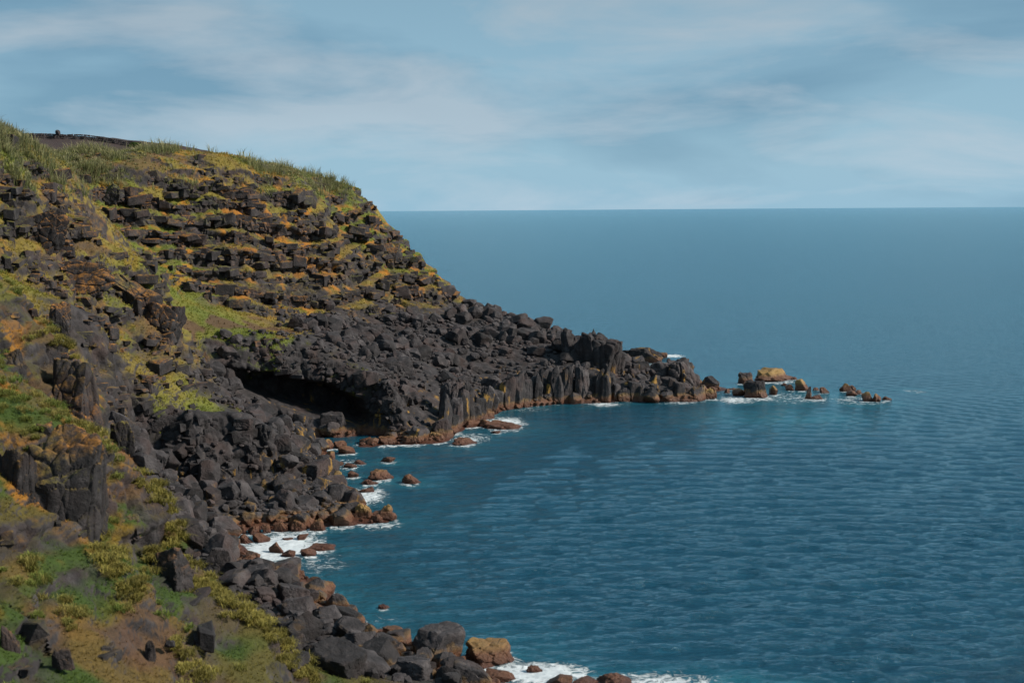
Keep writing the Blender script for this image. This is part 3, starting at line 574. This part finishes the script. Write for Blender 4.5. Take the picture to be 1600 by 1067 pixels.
for i, (px, py, w, h, lab) in enumerate(BIG):
    MARKS.append((np.array((px, py), float), short(lab, 10)))
    p = ray_hit(px, py + h * 0.25); s = np.linalg.norm(p - EYE) / FPX
    place('boulder', rock_mesh('boulder', 540 + i, 5, 6, 0.06, box=0.6, ang=18), (p[0], p[1] + 0.2 * w * s, p[2] + 0.12 * h * s), (w * s * 0.52, w * s * 0.45, h * s * 0.56), random.uniform(0, 6.28), lab, 'boulder', None, 0.25)
# many more, thrown over beach, scree and promontory
M = 60000
bx = rng.uniform(-75, 48, M); by = rng.uniform(104, 345, M); bk = samp(AT, bx, by)[:, 3]; hz = samp(HG, bx, by)
incave = (by > 246.5) & (by < 266) & (bx > -48) & (bx < -23) & (hz < np.interp(bx, [-43, -36, -31, -27, -24.5], [11.3, 9.9, 8.8, 6.7, 4.0]))
ok = ~incave & (rng.random(M) < np.clip(bk * 1.3 - 0.28, 0, 1)) & (hz > 0.2) & (hz < 26); bx, by, hz = bx[ok], by[ok], hz[ok]
# keep those the camera could see, with some slack
vis = np.ones(len(bx), bool)
for tq in np.linspace(0.3, 0.985, 90):
    vis &= samp(HG, bx * tq, by * tq) < CAM_H + (hz + 3.0 - CAM_H) * tq
bx, by, hz = bx[vis], by[vis], hz[vis]
size = 0.34 * (1 - rng.random(len(bx))) ** (-0.42); size = np.minimum(size, 2.1) * np.where(by < 150, 0.8, 0.95)
order = np.argsort(-size / by); bx, by, hz, size = bx[order][:6000], by[order][:6000], hz[order][:6000], size[order][:6000]
bz = land(bx, by); print('boulders', len(bx))
NB = 270; LOOSE = []
for i in range(NB):
    x, y, s = bx[i], by[i], size[i]
    if y > 255: lab, grp = 'dark angular boulder among the many tumbled over the promontory scree', 'boulders of the promontory scree'
    elif y > 205: lab, grp = 'dark grey boulder among the rubble before the cave', 'boulders before the cave'
    elif y > 150: lab, grp = 'dark grey boulder, one of many on the beach below the lower wall', 'boulders of the beach'
    else: lab, grp = 'charcoal boulder heaped on the shore at the foot of the near slope', 'boulders of the near shore'
    LOOSE.append(place('boulder', BM[i % 14], (x, y, bz[i] + 0.3 * s), (s * random.uniform(0.9, 1.3), s * random.uniform(0.75, 1.1), s * random.uniform(0.65, 1.0)), random.uniform(0, 6.28), lab, 'boulder', grp, 0.5))
relate(LOOSE, MARKS, 'dark boulder')
small = [rock_np(600 + i, 2 if i < 4 else 1, 5, 0.04, box=0.6) for i in range(10)]
VV, FF = [], []; off = 0
for i in range(NB, len(bx)):
    v, f = small[i % 4] if i < 800 else small[4 + i % 6]
    a = random.uniform(0, 6.28); c_, s_ = math.cos(a), math.sin(a); s = size[i]
    q = v * (s * random.uniform(0.85, 1.3), s * random.uniform(0.7, 1.1), s * random.uniform(0.6, 1.0)); tl = random.uniform(-0.5, 0.5)
    q = np.stack([q[:, 0], q[:, 1] * math.cos(tl) - q[:, 2] * math.sin(tl), q[:, 1] * math.sin(tl) + q[:, 2] * math.cos(tl)], 1)
    VV.append(np.stack([q[:, 0] * c_ - q[:, 1] * s_ + bx[i], q[:, 0] * s_ + q[:, 1] * c_ + by[i], q[:, 2] + bz[i] + 0.25 * s], 1)); FF.append(f + off); off += len(v)
me = mesh_np('scree', np.concatenate(VV), np.concatenate(FF)); me.set_sharp_from_angle(angle=math.radians(25))
obj('scree', me, M_ROCK, label='loose dark rubble of small stones between the boulders', cat='scree', kind='stuff')
print('scree', len(me.polygons), time.time() - T0)

# ------------------------------------------------------------------ broken rock standing proud of the cliff faces
def block_np(seed):
    rg = np.random.default_rng(seed); bm = bmesh.new(); bmesh.ops.create_cube(bm, size=2.0)
    for v in bm.verts: v.co = Vector([c * (1 - 0.55 * rg.random()) for c in v.co])
    bmesh.ops.bevel(bm, geom=list(bm.edges), offset=0.13, segments=1, affect='EDGES', profile=0.5)
    bmesh.ops.triangulate(bm, faces=bm.faces[:]); bm.verts.ensure_lookup_table()
    v = np.array([x.co[:] for x in bm.verts]); v += 0.05 * rg.standard_normal(v.shape); f = np.array([[y.index for y in x.verts] for x in bm.faces]); bm.free(); return v, f
dist = np.hypot(X, Y)
BL = [block_np(800 + i) for i in range(16)]
pb = (NRM[:, 2] < 0.62) * (NRM[:, 2] > -0.3) * (Z > 2.5) * (Y < 342) * (cover < 0.4) * (blk > 0.35) * (cave < 0.02) * (0.2 + ter) * np.where(dist < 150, 0.07, 1.0) * np.where(TS > 0.25, (FR > 0.5) * (FR < 0.97), 0.35)
kb = np.random.default_rng(21).choice(len(V), 4300, p=pb / pb.sum(), replace=False)
VV, FF = [], []; off = 0; rb = np.random.default_rng(22); BLK = []
for n_, k in enumerate(kb):
    nh = NRM[k, :2] / (np.hypot(*NRM[k, :2]) + 1e-6); sc = min(0.42 * (1 - rb.random()) ** -0.36, 1.3) * (0.6 if dist[k] < 150 else 1.0)
    dims = np.array((min(sc * rb.uniform(1.3, 3.8), 2.4), sc * rb.uniform(0.8, 1.2), sc * rb.uniform(0.55, 1.2))); tl = rb.normal(0, 0.1); yw = rb.normal(0, 0.3)
    ex = np.array((-nh[1], nh[0])); c_, s_ = math.cos(yw), math.sin(yw); e1 = ex * c_ + nh * s_; e2 = nh * c_ - ex * s_
    R1 = np.array([[e1[0], e2[0], 0], [e1[1], e2[1], 0], [0, 0, 1.0]]) @ np.array([[math.cos(tl), 0, -math.sin(tl)], [0, 1, 0], [math.sin(tl), 0, math.cos(tl)]])
    BLK.append((dims[0] * dims[2] / dist[k] ** 2, n_ % 16, R1 @ np.diag(dims), V[k] - np.array((nh[0], nh[1], 0)) * sc * rb.uniform(0.55, 0.95), k))
bp = np.array([b[3] for b in BLK]); seen = np.ones(len(bp), bool)
for tq in np.linspace(0.3, 0.98, 80): seen &= samp(HG, bp[:, 0] * tq, bp[:, 1] * tq) < CAM_H + (bp[:, 2] + 1.5 - CAM_H) * tq
rank = sorted(range(len(BLK)), key=lambda q: -BLK[q][0] * (1.0 if seen[q] and pix(bp[q])[0] > -10 else 0.001))
BLM = [mesh_np('ledge_block', v, f, False) for v, f in BL]
for me in BLM: me.materials.append(M_LEDGE)
for q in rank[:300]:                      # the largest in view, each a piece of the cliff
    _, w_, R1, p, _k = BLK[q]; o = obj('ledge_block', BLM[w_], None, TERRAIN)
    o.matrix_local = Matrix([[*R1[0], p[0]], [*R1[1], p[1]], [*R1[2], p[2]], [0, 0, 0, 1]])
for q in rank[300:]:
    _, w_, R1, p, _k = BLK[q]; v, f = BL[w_]; VV.append(v @ R1.T + p); FF.append(f + off); off += len(v)
me = mesh_np('cliff_blocks', np.concatenate(VV), np.concatenate(FF), False)
obj('cliff_blocks', me, M_LEDGE, TERRAIN, kind='stuff')
print('blocks', len(me.polygons), time.time() - T0)

# ------------------------------------------------------------------ grass on the slopes
def blades(P0, Hh, Wd, lean, C0, C1, nb, seed, droop=0.4, single=False):
    """tufts of nb tapering blades at every point: two triangles each, bent at the middle"""
    rg = np.random.default_rng(seed); n = len(P0) * nb
    P = np.repeat(P0, nb, 0); h = np.repeat(Hh, nb) * rg.uniform(0.55, 1.15, n); w = np.repeat(Wd, nb) * rg.uniform(0.7, 1.3, n)
    a = rg.uniform(0, 2 * np.pi, n); l = lean * rg.uniform(0.3, 1.3, n); d = np.stack([np.cos(a), np.sin(a), np.zeros(n)], 1); s = np.stack([-np.sin(a), np.cos(a), np.zeros(n)], 1)
    b = P + d * (0.25 * np.repeat(Hh, nb) * rg.random(n))[:, None]; b[:, 2] -= 0.08 * h
    up = np.array((0, 0, 1.0)); mid = b + up * (h * 0.6)[:, None] + d * (h * l * 0.35)[:, None]; tip = b + up * (h * (1 - droop * l))[:, None] + d * (h * l)[:, None]
    V = np.stack([b - s * w[:, None] * 0.5, b + s * w[:, None] * 0.5, mid + s * w[:, None] * 0.42, tip, mid - s * w[:, None] * 0.42], 1).reshape(-1, 3)
    if single:
        V = np.stack([b - s * w[:, None] * 0.5, b + s * w[:, None] * 0.5, tip], 1).reshape(-1, 3); j = rg.uniform(0.75, 1.25, n)[:, None]
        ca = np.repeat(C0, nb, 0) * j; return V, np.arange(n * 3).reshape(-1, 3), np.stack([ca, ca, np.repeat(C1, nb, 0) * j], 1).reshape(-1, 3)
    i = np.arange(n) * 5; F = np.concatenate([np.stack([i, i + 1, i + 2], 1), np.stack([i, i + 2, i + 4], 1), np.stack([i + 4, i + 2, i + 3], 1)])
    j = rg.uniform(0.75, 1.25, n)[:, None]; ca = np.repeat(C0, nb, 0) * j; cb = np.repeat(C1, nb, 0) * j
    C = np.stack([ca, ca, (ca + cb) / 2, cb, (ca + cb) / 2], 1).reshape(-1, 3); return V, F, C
dist = np.hypot(X, Y)
def tufts(name, prob, count, hgt, wid, nb, c0f, c1f, label, cat, seed, lean=0.6, single=True, P0=None):
    p = prob / prob.sum(); k = np.random.default_rng(seed).choice(len(V), count, p=p)
    if P0 is None: P0 = V[k] + np.random.default_rng(seed + 1).normal(0, 0.12, (count, 3)) * np.array((1, 1, 0))
    v, f, c = blades(P0, hgt(k), wid(k), lean, c0f(k), c1f(k), nb, seed + 2, single=single)
    me = mesh_np(name, v, f); set_col(me, 'Col', c); obj(name, me, M_LEAF, label=label, cat=cat, kind='stuff')
inview = (dist < 345) & (Z > 3)
rg2 = np.random.default_rng(50)
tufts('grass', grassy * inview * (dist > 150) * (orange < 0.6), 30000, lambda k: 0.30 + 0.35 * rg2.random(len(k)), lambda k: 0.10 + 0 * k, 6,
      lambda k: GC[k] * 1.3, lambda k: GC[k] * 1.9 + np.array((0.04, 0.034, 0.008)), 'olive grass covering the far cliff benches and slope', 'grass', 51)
tufts('grass', grassy * inview * (dist <= 150), 26000, lambda k: 0.14 + 0.2 * rg2.random(len(k)), lambda k: 0.045 + 0 * k, 6,
      lambda k: GC[k] * 1.3, lambda k: GC[k] * 1.9 + np.array((0.03, 0.026, 0.006)), 'short green and rusty ground cover on the near slope', 'ground cover', 54, 0.8)
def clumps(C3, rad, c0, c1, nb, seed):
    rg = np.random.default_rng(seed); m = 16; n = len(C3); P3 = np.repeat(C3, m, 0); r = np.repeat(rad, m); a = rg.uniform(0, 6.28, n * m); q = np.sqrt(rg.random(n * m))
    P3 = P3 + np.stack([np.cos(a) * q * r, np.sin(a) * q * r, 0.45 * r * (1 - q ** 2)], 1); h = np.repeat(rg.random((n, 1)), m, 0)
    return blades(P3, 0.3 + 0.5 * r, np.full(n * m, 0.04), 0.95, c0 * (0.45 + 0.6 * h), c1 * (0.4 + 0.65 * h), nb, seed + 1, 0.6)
edge = [(232, 742, 285, 838, 34), (236, 850, 268, 876, 22), (298, 895, 392, 962, 44), (392, 962, 488, 1056, 36), (270, 1010, 330, 1060, 14), (160, 830, 190, 900, 22), (120, 660, 165, 690, 18), (70, 500, 120, 545, 16), (200, 925, 215, 912, 10)]
EP = np.array([ray_hit(x0 + (x1 - x0) * f + random.gauss(0, 9), y0 + (y1 - y0) * f + random.gauss(4, 11)) for x0, y0, x1, y1, m_ in edge for f in np.linspace(0, 1, m_)])
EP = EP[(EP[:, 1] < 150)]; EP[:, 2] = land(EP[:, 0], EP[:, 1])
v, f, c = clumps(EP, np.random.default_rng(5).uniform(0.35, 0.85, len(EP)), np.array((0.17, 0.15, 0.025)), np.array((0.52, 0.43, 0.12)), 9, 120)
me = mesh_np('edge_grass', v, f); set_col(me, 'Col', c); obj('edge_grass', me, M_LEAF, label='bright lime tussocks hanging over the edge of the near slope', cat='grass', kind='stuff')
lime = grassy * inview * (dist <= 150) * sstep(-0.05, 0.2, fbm(V, 5.5, 2, 91)); rgt = np.random.default_rng(92)
kc = rgt.choice(len(V), 720, p=lime / lime.sum()); ki = np.repeat(kc, 16); cr = np.repeat(rgt.uniform(0.25, 0.75, 720), 16)
ta, tr_ = rgt.uniform(0, 6.28, len(ki)), np.sqrt(rgt.random(len(ki)))
TP = V[ki] + np.stack([np.cos(ta) * tr_ * cr, np.sin(ta) * tr_ * cr, 0.45 * cr * (1 - tr_ ** 2)], 1); hue = np.repeat(rgt.random((720, 1)), 16, 0)
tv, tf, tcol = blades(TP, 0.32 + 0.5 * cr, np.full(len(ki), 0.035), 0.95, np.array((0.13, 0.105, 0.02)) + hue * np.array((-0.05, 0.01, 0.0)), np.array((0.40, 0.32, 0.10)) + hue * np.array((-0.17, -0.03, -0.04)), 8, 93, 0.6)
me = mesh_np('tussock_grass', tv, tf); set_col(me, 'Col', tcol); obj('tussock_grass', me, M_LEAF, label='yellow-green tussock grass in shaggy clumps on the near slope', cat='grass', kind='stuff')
# reeds along the cliff top
top = sstep(0.70, 0.9, veg0) * (ter < 0.55) * (Y > 190) * (Y < 352) * sstep(41.2, 43.2, Z + 0.6 * nA) * (field < 0.3)
rh = 0.7 + 2.9 * sstep(-0.3, 0.4, fbm(V * np.array((1, 1, 0)), 6.5, 3, 95))
tufts('reeds', top * (0.06 + sstep(-0.25, 0.15, nA)), 12000, lambda k: rh[k] * rg2.uniform(0.45, 1.15, len(k)), lambda k: 0.085 + 0 * k, 8,
      lambda k: np.tile((0.14, 0.17, 0.055), (len(k), 1)) * rg2.uniform(0.6, 1.3, (len(k), 1)), lambda k: np.tile((0.42, 0.36, 0.20), (len(k), 1)) * rg2.uniform(0.7, 1.25, (len(k), 1)), 'tall feathery reeds along the cliff top', 'reeds', 60, 0.75, single=False)
print('grass', time.time() - T0)
# ------------------------------------------------------------------ dry stone wall, bush and cairn at the top of the field
a = at(70, 203, 405); c = at(222, 212, 405)
wall = bpy.data.objects.new('stone_wall', None); COL.objects.link(wall); wall.location = tuple(ground((a[0] + c[0]) / 2, 405)) and ((a[0] + c[0]) / 2, 405, float(ground((a[0] + c[0]) / 2, 405)[0]))
wall['label'] = 'low dry stone wall of dark lava along the top of the field'; wall['category'] = 'wall'
VV, FF = [], []; off = 0; wx, wy, wz = wall.location
nst = 74
for row in range(3):
    for i in range(nst):
        x = a[0] - 8 + (c[0] - a[0] + 8) * (i + 0.5 * (row % 2) + random.uniform(-0.2, 0.2)) / nst; g = float(ground(x, 405)[0])
        v, f = small[4 + (i + row) % 6]; q = v * (0.36 * random.uniform(0.8, 1.3), 0.4, 0.34 * random.uniform(0.8, 1.2))
        VV.append(q + np.array((x - wx, random.uniform(-0.1, 0.1), g + 0.25 + row * 0.5 - wz))); FF.append(f + off); off += len(v)
o = obj('stones', mesh_np('stones', np.concatenate(VV), np.concatenate(FF), False), M_ROCK, wall); o['kind'] = 'stuff'
p = at(90, 203, 404); place('cairn', BM[2], (p[0], 404, float(ground(p[0], 404)[0]) + 1.7), (0.7, 0.7, 0.9), 0, 'small dark stone standing up on the field wall', 'stone')
p = at(211, 210, 400); g = float(ground(p[0], 400)[0]); rg3 = np.random.default_rng(8)
dv = rg3.standard_normal((900, 3)); dv /= np.linalg.norm(dv, axis=1, keepdims=True); dv = dv * (rg3.random((900, 1)) ** 0.4) * np.array((2.3, 1.6, 1.3)); dv[:, 2] = np.abs(dv[:, 2])
v, f, c_ = blades(dv, np.full(900, 0.35), np.full(900, 0.16), 1.0, np.tile((0.03, 0.06, 0.01), (900, 1)), np.tile((0.09, 0.15, 0.03), (900, 1)), 2, 9)
bush = bpy.data.objects.new('bush', None); COL.objects.link(bush); bush.location = (p[0], 400, g); bush['label'] = 'round green bush at the right end of the field wall'; bush['category'] = 'bush'
me = mesh_np('foliage', v, f); set_col(me, 'Col', c_); obj('foliage', me, M_LEAF, bush)
st = rock_np(77, 2, 9, 0.1)[0] * np.array((0.18, 0.18, 0.9)); me = mesh_np('stem', st, ico(2)[1]); obj('stem', me, M_ROCK, bush)
print('done', time.time() - T0)
